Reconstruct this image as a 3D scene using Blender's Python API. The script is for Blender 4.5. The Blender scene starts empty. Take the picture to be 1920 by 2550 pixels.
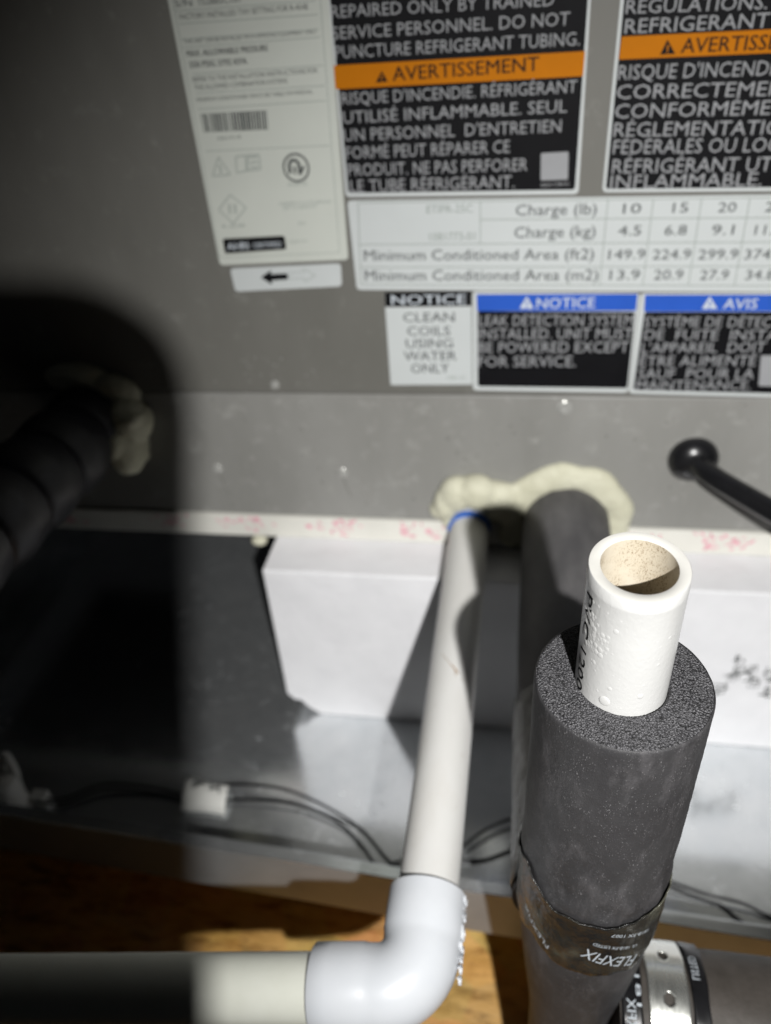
import bpy, bmesh, math, random
from mathutils import Vector, Matrix, noise

random.seed(7)
sc = bpy.context.scene
C = sc.collection
# All lengths below are millimetres; the origin is 540 mm above the floor boards.
ZO = 540.0
def W(p): return Vector((p[0] / 1000, p[1] / 1000, (p[2] + ZO) / 1000))

# ------------------------------------------------------------------ camera
R = [[0.987166,0.033521,-0.156139],[0.146487,-0.579432,0.801748],[-0.063596,-0.814331,-0.576906]]  # columns: right, down, forward
cam_d = bpy.data.cameras.new('camera')
cam = bpy.data.objects.new('camera', cam_d); C.objects.link(cam)
cam.matrix_world = Matrix(((R[0][0], -R[0][1], -R[0][2], 0), (R[1][0], -R[1][1], -R[1][2], 0), (R[2][0], -R[2][1], -R[2][2], ZO / 1000), (0, 0, 0, 1)))
cam_d.sensor_fit = 'VERTICAL'; cam_d.sensor_height = 9.0
cam_d.lens = 9.0 * 1905 / 2550
cam_d.clip_start = 0.005; cam_d.clip_end = 20
cam_d.dof.use_dof = True
cam_d.dof.focus_distance = 0.226
cam_d.dof.aperture_fstop = cam_d.lens / 3.3
sc.camera = cam

# ------------------------------------------------------------------ world and light
world = bpy.data.worlds.new('World'); sc.world = world; world.use_nodes = True
world.node_tree.nodes['Background'].inputs[0].default_value = (0.92, 0.95, 1.0, 1)
world.node_tree.nodes['Background'].inputs[1].default_value = 0.004
LIGHT = (84, -145, 82)
ld = bpy.data.lights.new('flash_light', 'SPOT')
ld.energy = 1.0; ld.shadow_soft_size = 0.0046
ld.spot_size = math.radians(86); ld.spot_blend = 1.0
ld.color = (1.0, 0.99, 0.97)
ld.use_nodes = True
nt = ld.node_tree; em = nt.nodes['Emission']
fo = nt.nodes.new('ShaderNodeLightFalloff'); fo.inputs['Strength'].default_value = 36.5
nt.links.new(fo.outputs['Linear'], em.inputs['Strength'])
lo = bpy.data.objects.new('flash_light', ld); C.objects.link(lo)
lo.location = W(LIGHT)
lo.rotation_euler = (W((75, 420, -330)) - W(LIGHT)).to_track_quat('-Z', 'Y').to_euler()

sc.view_settings.view_transform = 'Standard'; sc.view_settings.look = 'None'
sc.view_settings.exposure = 0; sc.view_settings.gamma = 1
sc.render.engine = 'CYCLES'
sc.cycles.use_denoising = True
sc.cycles.max_bounces = 8; sc.cycles.sample_clamp_indirect = 4

# ------------------------------------------------------------------ materials
def lin(c): return tuple(((v / 255) / 12.92 if v / 255 <= 0.04045 else ((v / 255 + 0.055) / 1.055) ** 2.4) for v in c) + (1,)
MATS = {}
class NB:
    def __init__(s, name):
        s.m = bpy.data.materials.new(name); s.m.use_nodes = True; s.t = s.m.node_tree
        s.b = s.t.nodes['Principled BSDF']; MATS[name] = s.m
        s.co = None
    def n(s, t, **k):
        x = s.t.nodes.new(t)
        for a, v in k.items():
            if a in x.inputs: x.inputs[a].default_value = v
            else: setattr(x, a, v)
        return x
    def l(s, a, b): s.t.links.new(a, b)
    def coord(s):
        if not s.co: s.co = s.n('ShaderNodeTexCoord').outputs['Object']
        return s.co
    def noise(s, scale, detail=4, rough=.6, stretch=None):
        v = s.coord()
        if stretch:
            mp = s.n('ShaderNodeMapping'); mp.inputs['Scale'].default_value = stretch; s.l(v, mp.inputs[0]); v = mp.outputs[0]
        x = s.n('ShaderNodeTexNoise'); x.inputs['Scale'].default_value = scale; x.inputs['Detail'].default_value = detail; x.inputs['Roughness'].default_value = rough
        s.l(v, x.inputs['Vector']); return x.outputs['Fac']
    def vor(s, scale, out='Distance', feature='F1'):
        x = s.n('ShaderNodeTexVoronoi'); x.feature = feature; x.inputs['Scale'].default_value = scale; s.l(s.coord(), x.inputs['Vector']); return x.outputs[out]
    def ramp(s, fac, *stops):
        r = s.n('ShaderNodeValToRGB'); e = r.color_ramp.elements
        while len(e) < len(stops): e.new(0.5)
        for el, (p, c) in zip(e, stops):
            el.position = p; el.color = c if len(c) == 4 else tuple(c) + (1,)
        s.l(fac, r.inputs[0]); return r.outputs[0]
    def mix(s, fac, a, b, mode='MIX'):
        x = s.n('ShaderNodeMix'); x.data_type = 'RGBA'; x.blend_type = mode
        for sock, v in ((x.inputs[0], fac), (x.inputs[6], a), (x.inputs[7], b)):
            if hasattr(v, 'is_output'): s.l(v, sock)
            else: sock.default_value = v
        return x.outputs[2]
    def bump(s, h, strength=.3, dist=.001, prev=None):
        x = s.n('ShaderNodeBump'); x.inputs['Strength'].default_value = strength; x.inputs['Distance'].default_value = dist
        s.l(h, x.inputs['Height'])
        if prev: s.l(prev, x.inputs['Normal'])
        s.l(x.outputs[0], s.b.inputs['Normal']); return x.outputs[0]
    def set(s, col=None, rough=.5, metal=0, spec=.5, **k):
        if col is not None:
            if hasattr(col, 'is_output'): s.l(col, s.b.inputs['Base Color'])
            else: s.b.inputs['Base Color'].default_value = tuple(col) if len(col) == 4 else tuple(col) + (1,)
        if hasattr(rough, 'is_output'): s.l(rough, s.b.inputs['Roughness'])
        else: s.b.inputs['Roughness'].default_value = rough
        s.b.inputs['Metallic'].default_value = metal
        s.b.inputs['Specular IOR Level'].default_value = spec
        for a, v in k.items(): s.b.inputs[a.replace('_', ' ')].default_value = v
        return s.m
BW = ((0, 0, 0), (1, 1, 1))

def m_plain(name, col, rough=.5, metal=0, spec=.25, mott=.06, scale=60, **k):
    b = NB(name); c = tuple(col)[:3]
    f = b.noise(scale, 5)
    col2 = b.ramp(f, (.3, tuple(v * (1 - mott) for v in c)), (.7, tuple(min(1, v * (1 + mott)) for v in c)))
    return b.set(col2, rough, metal, spec, **k)

# cabinet paint: satin taupe, with water streaks and dust
b = NB('cabinet_paint')
f1 = b.noise(14, 5, .6, (1, 1, .35)); f2 = b.noise(95, 6, .7)
c = b.ramp(f1, (.3, (.118, .116, .104)), (.72, (.150, .147, .134)))
dust = b.ramp(f2, (.58, (0, 0, 0)), (.78, (1, 1, 1)))
c = b.mix(dust, c, (.19, .188, .173, 1))
rg = b.ramp(f1, (.3, (.50,) * 3), (.75, (.62,) * 3))
b.set(c, rg, 0, .2); b.bump(f2, .04, .0006)
b = NB('cabinet_paint_bounce_lit')  # lower panel: base colour lightened to carry light bounced up from below
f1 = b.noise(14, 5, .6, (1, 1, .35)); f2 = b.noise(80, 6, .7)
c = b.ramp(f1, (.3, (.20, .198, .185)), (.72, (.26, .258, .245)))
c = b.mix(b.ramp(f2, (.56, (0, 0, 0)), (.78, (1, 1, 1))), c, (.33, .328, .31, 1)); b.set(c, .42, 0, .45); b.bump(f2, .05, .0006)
# stickers
m_plain('sticker_white', (.50, .53, .50), .38, mott=.02, scale=40)
m_plain('sticker_cool_white', (.47, .495, .495), .6, spec=.3, mott=.02, scale=40)
m_plain('sticker_green_white', (.47, .49, .45), .6, spec=.3, mott=.03, scale=30)
m_plain('print_black', (.005, .005, .006), .6, spec=.08, mott=.2)
m_plain('print_dark', (.05, .055, .055), .65, spec=.08, mott=.1)
m_plain('print_faint', (.25, .28, .26), .65, spec=.08, mott=.05)
m_plain('print_grey', (.11, .115, .115), .5, mott=.3, scale=300)
m_plain('print_white', (.27, .275, .285), .65, spec=.08, mott=.05)
m_plain('print_bright', (.48, .52, .56), .65, spec=.08, mott=.05)
m_plain('print_orange', (.42, .135, .002), .65, spec=.08, mott=.05)
m_plain('print_blue', (.022, .085, .42), .65, spec=.08, mott=.05)
m_plain('print_red', (.66, .27, .35), .65, spec=.08, mott=.3, scale=300)
# plastic, foam, metal
b = NB('pvc_cool'); f = b.noise(40, 4); b.set(b.ramp(f, (.3, (.62, .645, .68)), (.7, (.67, .69, .72))), .3, 0, .5); b.bump(b.noise(600, 3), .05, .0002)
b = NB('pvc_pipe'); f = b.noise(22, 6, .65, (1, .35, 1)); f2 = b.noise(160, 4, .7)
c = b.ramp(f, (.25, (.60, .59, .56)), (.6, (.68, .675, .655)), (.8, (.62, .60, .56)))
c = b.mix(b.ramp(f2, (.62, (0, 0, 0)), (.8, (.5, .5, .5))), c, (.36, .31, .24, 1))
b.set(c, .36, 0, .45); b.bump(f2, .05, .0003)
b = NB('pvc_cream'); f = b.noise(30, 6, .65)
b.set(b.ramp(f, (.3, (.63, .64, .56)), (.7, (.70, .71, .64))), .4, 0, .45)
b = NB('pvc_stub'); f = b.noise(130, 4); b.set((.56, .56, .55), .28, 0, .5)
wet = b.noise(620, 3, .6, (1, 1, .7)); b.bump(b.ramp(wet, (.45, (0, 0, 0)), (.62, (1, 1, 1))), .10, .0003)
m_plain('pvc_cut', (.62, .61, .575), .5, mott=.03, scale=300)
b = NB('pvc_inside'); f = b.noise(1900, 6, .8, (1, 1, .6)); f2 = b.noise(120, 4, .6)
sp = b.mix(1.0, b.ramp(f, (.50, (0, 0, 0)), (.66, (1, 1, 1))), b.ramp(f2, (.40, (0, 0, 0)), (.60, (1, 1, 1))), 'MULTIPLY')
c = b.ramp(f2, (.3, (.54, .49, .40)), (.7, (.48, .42, .32)))
c = b.mix(sp, c, (.14, .085, .04, 1)); b.set(c, .55, 0, .3); b.bump(f, .1, .0003)
b = NB('foam_skin'); f = b.noise(34, 6, .7, (1, 1, .6)); f2 = b.noise(2300, 2, .6, (1, 1, .5)); f3 = b.noise(150, 5, .7); f4 = b.noise(70, 8, .75, (1.4, 1.4, .5))
c = b.ramp(f, (.35, (.033, .032, .034)), (.62, (.050, .049, .051)), (.8, (.072, .070, .073)))
c = b.mix(b.ramp(f4, (.50, (0, 0, 0)), (.72, (.75,) * 3)), c, (.115, .11, .115, 1))
spk = b.ramp(f2, (.625, (0, 0, 0)), (.69, (1, 1, 1)))
spk = b.mix(1.0, spk, b.ramp(f3, (.44, (0, 0, 0)), (.56, (1, 1, 1))), 'MULTIPLY')
c = b.mix(spk, c, (.19, .185, .19, 1)); b.set(c, .55, 0, .4)
p1 = b.bump(f3, .35, .0010); p2 = b.bump(f2, .35, .0004, p1); b.bump(f4, .25, .0009, p2)
b = NB('foam_cut'); v = b.vor(1700); f = b.noise(2600, 3, .7)
c = b.ramp(v, (.15, (.15, .148, .157)), (.55, (.062, .061, .066)), (.85, (.018, .018, .019)))
c = b.mix(b.ramp(f, (.62, (0, 0, 0)), (.72, (1, 1, 1))), c, (.30, .295, .30, 1))  # pale specks painted into the colour as glints on the foam grain
b.set(c, .38, 0, .6); p1 = b.bump(v, -1.0 if False else .9, .0006); b.bump(f, .5, .0005, p1)
b = NB('foam_rear'); f = b.noise(38, 5, .6, (1, .5, 1)); f2 = b.noise(400, 4, .7)
b.set(b.ramp(f, (.35, (.066, .064, .067)), (.7, (.14, .135, .135))), .6, 0, .35); b.bump(f2, .1, .0004)
b = NB('foam_brown'); f = b.noise(70, 6, .7); f2 = b.noise(500, 4, .7)
b.set(b.ramp(f, (.3, (.034, .029, .024)), (.7, (.070, .061, .054))), .6, 0, .35); b.bump(f2, .3, .0006)
b = NB('hose_black'); f = b.noise(60, 5); b.set(b.ramp(f, (.3, (.010, .010, .014)), (.7, (.020, .020, .026))), .42, 0, .4); b.bump(f, .1, .001)
m_plain('rubber_black', (.008, .008, .009), .28, mott=.3, spec=.5)
m_plain('wire_black', (.010, .010, .011), .35, mott=.3)
b = NB('sealant'); f = b.noise(120, 6, .7); f2 = b.noise(35, 4)
c = b.ramp(f2, (.3, (.50, .49, .37)), (.7, (.60, .59, .47))); c = b.mix(b.ramp(f, (.6, (0, 0, 0)), (.8, (.6,) * 3)), c, (.38, .37, .28, 1))
b.set(c, .6, 0, .3); b.bump(f, .3, .001)
b = NB('white_block'); f = b.noise(26, 5); f2 = b.noise(700, 3)
b.set(b.ramp(f, (.3, (.70, .70, .72)), (.7, (.77, .77, .79))), .42, 0, .4); p1 = b.bump(f2, .06, .0004); b.bump(f, .5, .004, p1)
b = NB('white_strip'); f = b.noise(26, 5)
b.set(b.ramp(f, (.3, (.60, .59, .54)), (.7, (.68, .67, .62))), .5, 0, .4)
b = NB('galvanised'); f = b.noise(26, 6, .7); f2 = b.noise(150, 5, .7)
c = b.ramp(f, (.3, (.66, .69, .71)), (.7, (.82, .84, .85)))
dst = b.ramp(f2, (.56, (0, 0, 0)), (.78, (1,) * 3)); dm2 = b.mix(1.0, dst, b.ramp(b.noise(9, 3), (.4, (0,) * 3), (.7, (.8,) * 3)), 'MULTIPLY')
b.set(c, b.ramp(f, (.3, (.11,) * 3), (.7, (.22,) * 3)), 1.0, .5)
b.l(b.ramp(dm2, (0, (.88,) * 3), (1, (.35,) * 3)), b.b.inputs['Metallic']); b.bump(f2, .04, .0008)
b = NB('dull_metal'); f = b.noise(20, 6, .65); b.set(b.ramp(f, (.3, (.30, .31, .315)), (.7, (.38, .39, .395))), .42, .45, .5)
b = NB('strap_metal'); f = b.noise(300, 5, .7, (1, .2, .2)); b.set(b.ramp(f, (.3, (.66, .67, .63)), (.7, (.78, .79, .75))), b.ramp(f, (.3, (.20,) * 3), (.7, (.30,) * 3)), .9, .5)
m_plain('screw_metal', (.42, .42, .40), .22, metal=.3, mott=.1, scale=400)
b = NB('osb_wood'); f = b.noise(20, 7, .75, (1.2, 4, 1)); f2 = b.noise(48, 6, .75, (.6, 2.6, 1)); v = b.vor(34, 'Color')
c = b.ramp(f, (.28, (.36, .17, .04)), (.5, (.64, .36, .115)), (.72, (.74, .47, .19)))
c = b.mix(b.ramp(f2, (.52, (0, 0, 0)), (.66, (.9,) * 3)), c, (.16, .055, .012, 1))
c = b.mix(.16, c, v, 'SOFT_LIGHT'); b.set(c, .55, 0, .3); b.bump(f2, .4, .001)
b = NB('dark_wood'); f = b.noise(16, 6, .7, (1, 4, 1)); b.set(b.ramp(f, (.3, (.030, .012, .006)), (.7, (.062, .027, .012))), .7, 0, .2)
b = NB('printed_tape'); f = b.noise(26, 3, .5); f2 = b.noise(190, 5, .65); f3 = b.noise(65, 4, .6, (1, 1, .6))
c = b.ramp(f, (.40, (.012, .012, .012)), (.50, (.030, .029, .024)), (.57, (.10, .10, .075)), (.68, (.12, .118, .095)), (.80, (.03, .028, .022)))
c = b.mix(b.ramp(f2, (.45, (0, 0, 0)), (.65, (.8,) * 3)), c, (.016, .015, .014, 1))
b.set(c, .2, 0, .5); p1 = b.bump(f2, .7, .002); b.bump(f3, .8, .004, p1)
b = NB('clear_film'); f = b.noise(120, 5, .65); b.set(b.ramp(f, (.3, (.10, .10, .095)), (.7, (.26, .255, .24))), .15, 0, .6); b.bump(f, .8, .003)
m_plain('black_tape', (.009, .009, .010), .25, mott=.3)
m_plain('blue_primer', (.030, .13, .50), .4, mott=.2, scale=200)
m_plain('tan_stain', (.30, .20, .12), .5, mott=.3, scale=200)
m_plain('white_plastic', (.60, .60, .57), .4, mott=.05)
m_plain('hood_black', (.006, .006, .006), .8, spec=.1)
m_plain('bead_white', (.59, .59, .58), .05, mott=.01, spec=.6)
m_plain('bead_grey', (.20, .198, .185), .03, mott=.01, spec=.6)
m_plain('bead_black', (.012, .012, .013), .04, mott=.01, spec=.7)

# ------------------------------------------------------------------ mesh helpers
class MB:
    def __init__(s): s.v = []; s.f = []; s.mi = []
    def add(s, verts, faces, mi=0):
        o = len(s.v); s.v.extend(verts); s.f.extend([tuple(i + o for i in f) for f in faces]); s.mi.extend([mi] * len(faces)); return s
    def box(s, x0, x1, y0, y1, z0, z1, mi=0):
        v = [(x, y, z) for z in (z0, z1) for y in (y0, y1) for x in (x0, x1)]
        return s.add(v, [(0, 2, 3, 1), (4, 5, 7, 6), (0, 1, 5, 4), (2, 6, 7, 3), (0, 4, 6, 2), (1, 3, 7, 5)], mi)
    def prism(s, poly, y0, y1, mi=0):      # polygon in X,Z (clockwise from the front or not), front at y0, back at y1
        n = len(poly)
        v = [(x, y0, z) for x, z in poly] + [(x, y1, z) for x, z in poly]
        return s.add(v, [tuple(range(n)), tuple(range(2 * n - 1, n - 1, -1))] + [(i, i + n, (i + 1) % n + n, (i + 1) % n) for i in range(n)], mi)
    def tube(s, path, rad, seg=32, caps=True, mi=0, mod=None):
        path = [Vector(p) for p in path]; n = len(path)
        rad = rad if isinstance(rad, (list, tuple)) else [rad] * n
        t0 = (path[1] - path[0]).normalized()
        u = t0.orthogonal().normalized() if abs(t0.z) > .9 else t0.cross(Vector((0, 0, 1))).normalized()
        V = []; F = []
        for i in range(n):
            t = (path[min(i + 1, n - 1)] - path[max(i - 1, 0)]).normalized()
            u = (u - t * u.dot(t)).normalized(); w = t.cross(u)
            for k in range(seg):
                a = 2 * math.pi * k / seg; r = rad[i]
                if mod: r += mod(i, a)
                V.append(tuple(path[i] + u * (math.cos(a) * r) + w * (math.sin(a) * r)))
        for i in range(n - 1):
            for k in range(seg):
                a = i * seg + k; b2 = i * seg + (k + 1) % seg
                F.append((a, b2, b2 + seg, a + seg))
        if caps:
            F.append(tuple(reversed(range(seg)))); F.append(tuple(range((n - 1) * seg, n * seg)))
        return s.add(V, F, mi)
    def lathe(s, prof, cx, cy, seg=96, mi=0, jit=None):   # prof: list of (r, z)
        V = []; F = []
        for i, (r, z) in enumerate(prof):
            for k in range(seg):
                a = 2 * math.pi * k / seg
                dr = jit(a, z, r) if jit else 0
                V.append((cx + (r + dr) * math.cos(a), cy + (r + dr) * math.sin(a), z))
        for i in range(len(prof) - 1):
            for k in range(seg):
                a = i * seg + k; b2 = i * seg + (k + 1) % seg
                F.append((a, b2, b2 + seg, a + seg))
        return s.add(V, F, mi)
    def ball(s, c, r, seg=10, rings=6, mi=0, ax=None):
        rx, ry, rz = r if isinstance(r, (tuple, list)) else (r, r, r)
        V = []; F = []
        for i in range(rings + 1):
            th = math.pi * i / rings
            for k in range(seg):
                a = 2 * math.pi * k / seg
                V.append((c[0] + rx * math.sin(th) * math.cos(a), c[1] + ry * math.sin(th) * math.sin(a), c[2] + rz * math.cos(th)))
        for i in range(rings):
            for k in range(seg):
                a = i * seg + k; b2 = i * seg + (k + 1) % seg
                F.append((a, a + seg, b2 + seg, b2))
        return s.add(V, F, mi)
    def build(s, name, mat, parent=None, smooth=False, bevel=0, bseg=2, fix=True, angle=None):
        me = bpy.data.meshes.new(name)
        me.from_pydata([W(v) for v in s.v], [], s.f)
        mats = mat if isinstance(mat, (list, tuple)) else [mat]
        for m in mats: me.materials.append(MATS[m])
        for p, mi in zip(me.polygons, s.mi): p.material_index = mi
        bm = bmesh.new(); bm.from_mesh(me)
        bmesh.ops.remove_doubles(bm, verts=bm.verts, dist=1e-7)
        if fix: bmesh.ops.recalc_face_normals(bm, faces=bm.faces)
        if bevel:
            es = [e for e in bm.edges if len(e.link_faces) == 2 and e.calc_face_angle(0) > .6]
            bmesh.ops.bevel(bm, geom=es, offset=bevel / 1000, segments=bseg, affect='EDGES', profile=.5)
        for f in bm.faces: f.smooth = bool(smooth)
        if smooth and angle is not None:
            for e in bm.edges:
                if len(e.link_faces) == 2 and e.calc_face_angle(0) > math.radians(angle): e.smooth = False
        bm.to_mesh(me); bm.free()
        o = bpy.data.objects.new(name, me); C.objects.link(o)
        attach(o, parent)
        return o
def attach(o, parent):
    if parent is not None:
        o.parent = parent
        if parent.type == 'EMPTY': o.location = -parent.location
    return o
def thing(name, label, cat, base, group=None):
    e = bpy.data.objects.new(name, None); C.objects.link(e); e.empty_display_size = .02
    e.location = W(base); e['label'] = label; e['category'] = cat
    if group: e['group'] = group
    return e
def tag(o, label=None, cat=None, group=None, kind=None):
    for k, v in (('label', label), ('category', cat), ('group', group), ('kind', kind)):
        if v: o[k] = v
    return o
def spline(pts, n=8):
    P = [Vector(p) for p in pts]; out = []
    for i in range(len(P) - 1):
        p0 = P[max(i - 1, 0)]; p1 = P[i]; p2 = P[i + 1]; p3 = P[min(i + 2, len(P) - 1)]
        for k in range(n):
            t = k / n
            out.append(.5 * ((2 * p1) + (p2 - p0) * t + (2 * p0 - 5 * p1 + 4 * p2 - p3) * t * t + (3 * p1 - p0 - 3 * p2 + p3) * t ** 3))
    out.append(P[-1]); return out
_tcache = {}
def text_mesh(s, bold=0.0):
    key = s
    if key in _tcache: return _tcache[key]
    cu = bpy.data.curves.new('t', 'FONT'); cu.body = s; cu.size = 1; cu.resolution_u = 2;  cu.fill_mode = 'FRONT'
    o = bpy.data.objects.new('t', cu); C.objects.link(o)
    dg = bpy.context.evaluated_depsgraph_get(); me = o.evaluated_get(dg).to_mesh()
    v = [(p.co.x, p.co.y) for p in me.vertices]; f = [tuple(p.vertices) for p in me.polygons]
    o.evaluated_get(dg).to_mesh_clear()
    bpy.data.objects.remove(o); bpy.data.curves.remove(cu)
    x0 = min(p[0] for p in v); x1 = max(p[0] for p in v)
    _tcache[key] = ([((p[0] - x0) / (x1 - x0), p[1] / .70) for p in v], f)   # u in 0..1, v in cap heights
    return _tcache[key]
def flat_text(mb, rows, y, mi=0):
    for s, ax, az, bx, bz, h, bold in rows:
        v, f = text_mesh(s, bold); dx, dz = bx - ax, bz - az; L = math.hypot(dx, dz); nx, nz = -dz / L * h, dx / L * h
        for q, sh in enumerate((0, 1, -1) if bold else (0,)):
            k = sh * bold * h / L
            mb.add([(ax + dx * (u + k) + nx * w, y - .006 * q, az + dz * (u + k) + nz * w) for u, w in v], f, mi)
    return mb
def stroke(mb, a, b, w, y, mi=0):
    dx, dz = b[0] - a[0], b[1] - a[1]; L = math.hypot(dx, dz) or 1; nx, nz = -dz / L * w / 2, dx / L * w / 2
    mb.add([(a[0] + nx, y, a[1] + nz), (a[0] - nx, y, a[1] - nz), (b[0] - nx, y, b[1] - nz), (b[0] + nx, y, b[1] + nz)], [(0, 1, 2, 3)], mi)
def round_poly(q, r, n=4):
    out = []; m = len(q)
    for i in range(m):
        p = Vector(q[i]); a = (Vector(q[i - 1]) - p).normalized(); b2 = (Vector(q[(i + 1) % m]) - p).normalized()
        p0 = p + a * r; p1 = p + b2 * r
        for k in range(n + 1):
            t = k / n; out.append(tuple((1 - t) ** 2 * p0 + 2 * t * (1 - t) * p + t * t * p1))
    return out

# ------------------------------------------------------------------ the setting: boards and pan
V = []; F = []; NX, NY = 300, 190
for j in range(NY + 1):
    for i in range(NX + 1):
        x = -560 + 1080 * i / NX; y = -60 + 760 * j / NY
        V.append((x, y, -555 + 2.2 * noise.noise(Vector((x * .035, y * .07, 0))) + 1.6 * noise.noise(Vector((x * .11, y * .25, 3))) + .8 * noise.noise(Vector((x * .3, y * .6, 5)))))
for j in range(NY):
    for i in range(NX):
        a = j * (NX + 1) + i; F.append((a, a + 1, a + NX + 2, a + NX + 1))
floor = MB().add(V, F).build('wood_floor', 'osb_wood', smooth=True); tag(floor, kind='structure')
for y0 in (400, 610): tag(MB().box(-470, 420, y0, y0 + 40, -554, -487).build('wood_batten', 'osb_wood'), kind='structure')
ang = math.atan2(-16.5, 290)
def rim_y(x): return 241.5 + (x + 70) * -.055
pan = thing('drain_pan', 'galvanised metal drain pan with low folded rim under the cabinet', 'drain pan', (0, 400, -487))
XA, XB = -470, 420
m = MB().add([(XA, rim_y(XA), -484), (XB, rim_y(XB), -484), (XB, 680, -484), (XA, 680, -484), (XA, rim_y(XA), -486.5), (XB, rim_y(XB), -486.5), (XB, 680, -486.5), (XA, 680, -486.5)],
             [(0, 1, 2, 3), (7, 6, 5, 4), (0, 4, 5, 1), (1, 5, 6, 2), (2, 6, 7, 3), (3, 7, 4, 0)])
m.build('pan_floor', 'galvanised', pan)
def slabline(y0f, y1f, z0, z1):
    q = MB(); N = 40
    xs = [XA + (XB - XA) * i / N for i in range(N + 1)]; V = []; F = []
    for xx in xs:
        w = .8 * noise.noise(Vector((xx * .012, 5, 0)))
        V += [(xx, y0f(xx) + w, z0), (xx, y1f(xx) + w, z0), (xx, y1f(xx) + w, z1 + w * .5), (xx, y0f(xx) + w, z1 + w * .5)]
    for i in range(N):
        for k in range(4): F.append((i * 4 + k, i * 4 + (k + 1) % 4, i * 4 + 4 + (k + 1) % 4, i * 4 + 4 + k))
    F += [(0, 1, 2, 3), (N * 4 + 3, N * 4 + 2, N * 4 + 1, N * 4)]
    return q.add(V, F)
slabline(lambda x: rim_y(x) - 1.2, lambda x: rim_y(x) - .2, -487, -443).build('front_wall', 'dull_metal', pan)
slabline(lambda x: rim_y(x) - 1.2, lambda x: rim_y(x) + 7, -443, -441.6).build('rim', 'galvanised', pan, bevel=.5, bseg=1)
MB().box(XA - 1, XA, rim_y(XA), 680, -487, -443).build('side_wall', 'galvanised', pan)
MB().box(XB, XB + 1, rim_y(XB), 680, -487, -443).build('side_wall', 'galvanised', pan)
MB().box(XA, XB, 680, 681, -487, -443).build('back_wall', 'galvanised', pan)

# ------------------------------------------------------------------ cabinet
cab = thing('air_handler_cabinet', 'taupe grey metal air handler cabinet covered with warning stickers', 'cabinet', (0, 560, -335))
MB().box(-520, 420, 430, 436, -217.6, 260).build('upper_panel', 'cabinet_paint', cab, bevel=.8)
MB().box(-520, 420, 431.4, 436, -316, -219).build('lower_panel', 'cabinet_paint_bounce_lit', cab, bevel=.6)
MB().box(-520, 420, 436.2, 690, -316, 260).build('casing', 'cabinet_paint', cab)
MB().box(-520, 420, 436.2, 688, -334.6, -316.2).build('base_frame', 'hood_black', cab)
strip = MB().box(-520, 420, 429.5, 436, -334.8, -316.3).build('base_strip', 'white_strip', cab, bevel=.5)
tag(strip, 'off-white base strip printed with blurred pink marks')
rnd = random.Random(4)
for cx, wd, ht, cnt in ((-330, 26, 12, 22), (-245, 26, 11, 26), (-205, 10, 9, 10), (-182, 22, 12, 26), (-135, 14, 5, 10), (-119, 16, 14, 34), (-108, 8, 5, 6), (-72, 14, 12, 22), (-54, 12, 12, 18), (82, 12, 9, 18), (98, 12, 9, 16), (134, 16, 13, 30), (150, 14, 12, 24), (215, 26, 12, 26)):
    marks = MB()
    for k in range(int(cnt * .6)):
        px = cx + rnd.gauss(0, wd * .28); pz = -324.5 + rnd.uniform(-ht / 2, ht / 2); a = rnd.choice((0, .5, 1.57, 2.4)) + rnd.uniform(-.3, .3); L = rnd.uniform(2, 4.5)
        stroke(marks, (px, max(-334, min(-317, pz))), (px + L * math.cos(a), max(-334, min(-317, pz + L * math.sin(a)))), rnd.uniform(.8, 1.5), 429.3 - .002 * k)
    tag(marks.build('printed_mark', 'print_red', strip, fix=False), kind='stuff')
# screws and drips
def screw(x, z, r, y):
    q = MB()
    prof = [(0, 0), (r * 1.5, 0), (r * 1.5, .5), (r * 1.05, .9)]
    for i in range(24):
        pass
    pts = []
    for (rr, d) in [(r * 1.5, 0), (r * 1.5, .5), (r * 1.3, .9), (r, 1.0), (r * .98, 2.6), (r * .8, 3.2), (r * .25, 3.3)]:
        pts.append([(x + rr * math.cos(a * math.pi / 8), y - d, z + rr * math.sin(a * math.pi / 8)) for a in range(16)])
    V = [p for ring in pts for p in ring]; F = []
    for i in range(len(pts) - 1):
        for k in range(16): F.append((i * 16 + k, i * 16 + (k + 1) % 16, i * 16 + 16 + (k + 1) % 16, i * 16 + 16 + k))
    F.append(tuple(range((len(pts) - 1) * 16, len(pts) * 16)))
    q.add(V, F).build('screw', 'screw_metal', cab, smooth=True, angle=35)
for sx, sz, r, y in ((32.9, -226.7, 3.2, 431.3), (-201.6, -277.9, 2.6, 431.3), (-112.3, -278.6, 2.8, 431.3), (-149.2, -211.9, 2.0, 429.9), (208, -226, 3.2, 431.3), (-300, -226, 3.0, 431.3)):
    screw(sx, sz, r, y)
dr = MB(); rnd = random.Random(11)
def bead(x, z, r, y): dr.ball((x, y, z), (r, r * .6, r * 1.1), 10, 6)
for x, z, r in ((-39.1, -250.1, 1.1), (-63.9, -278.7, 1.0), (-63.4, -298.4, 1.0), (-112, -282, 1.3), (-199, -281, 1.2), (1, -240, .8), (60, -246, .9), (-20, -262, .7), (95, -236, .8), (-130, -262, .7)): bead(x, z, r, 431.2)
for k in range(60):
    x = rnd.uniform(-210, 180); z = rnd.uniform(-310, -222); bead(x, z, rnd.uniform(.3, .9), 431.3)
for k in range(26):
    x = rnd.gauss(-150, 22); z = rnd.uniform(-212, -190); bead(x, z, rnd.uniform(.4, 1.0), 429.9)
tag(dr.build('water_droplets', 'bead_grey', cab, smooth=True), kind='stuff')
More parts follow.
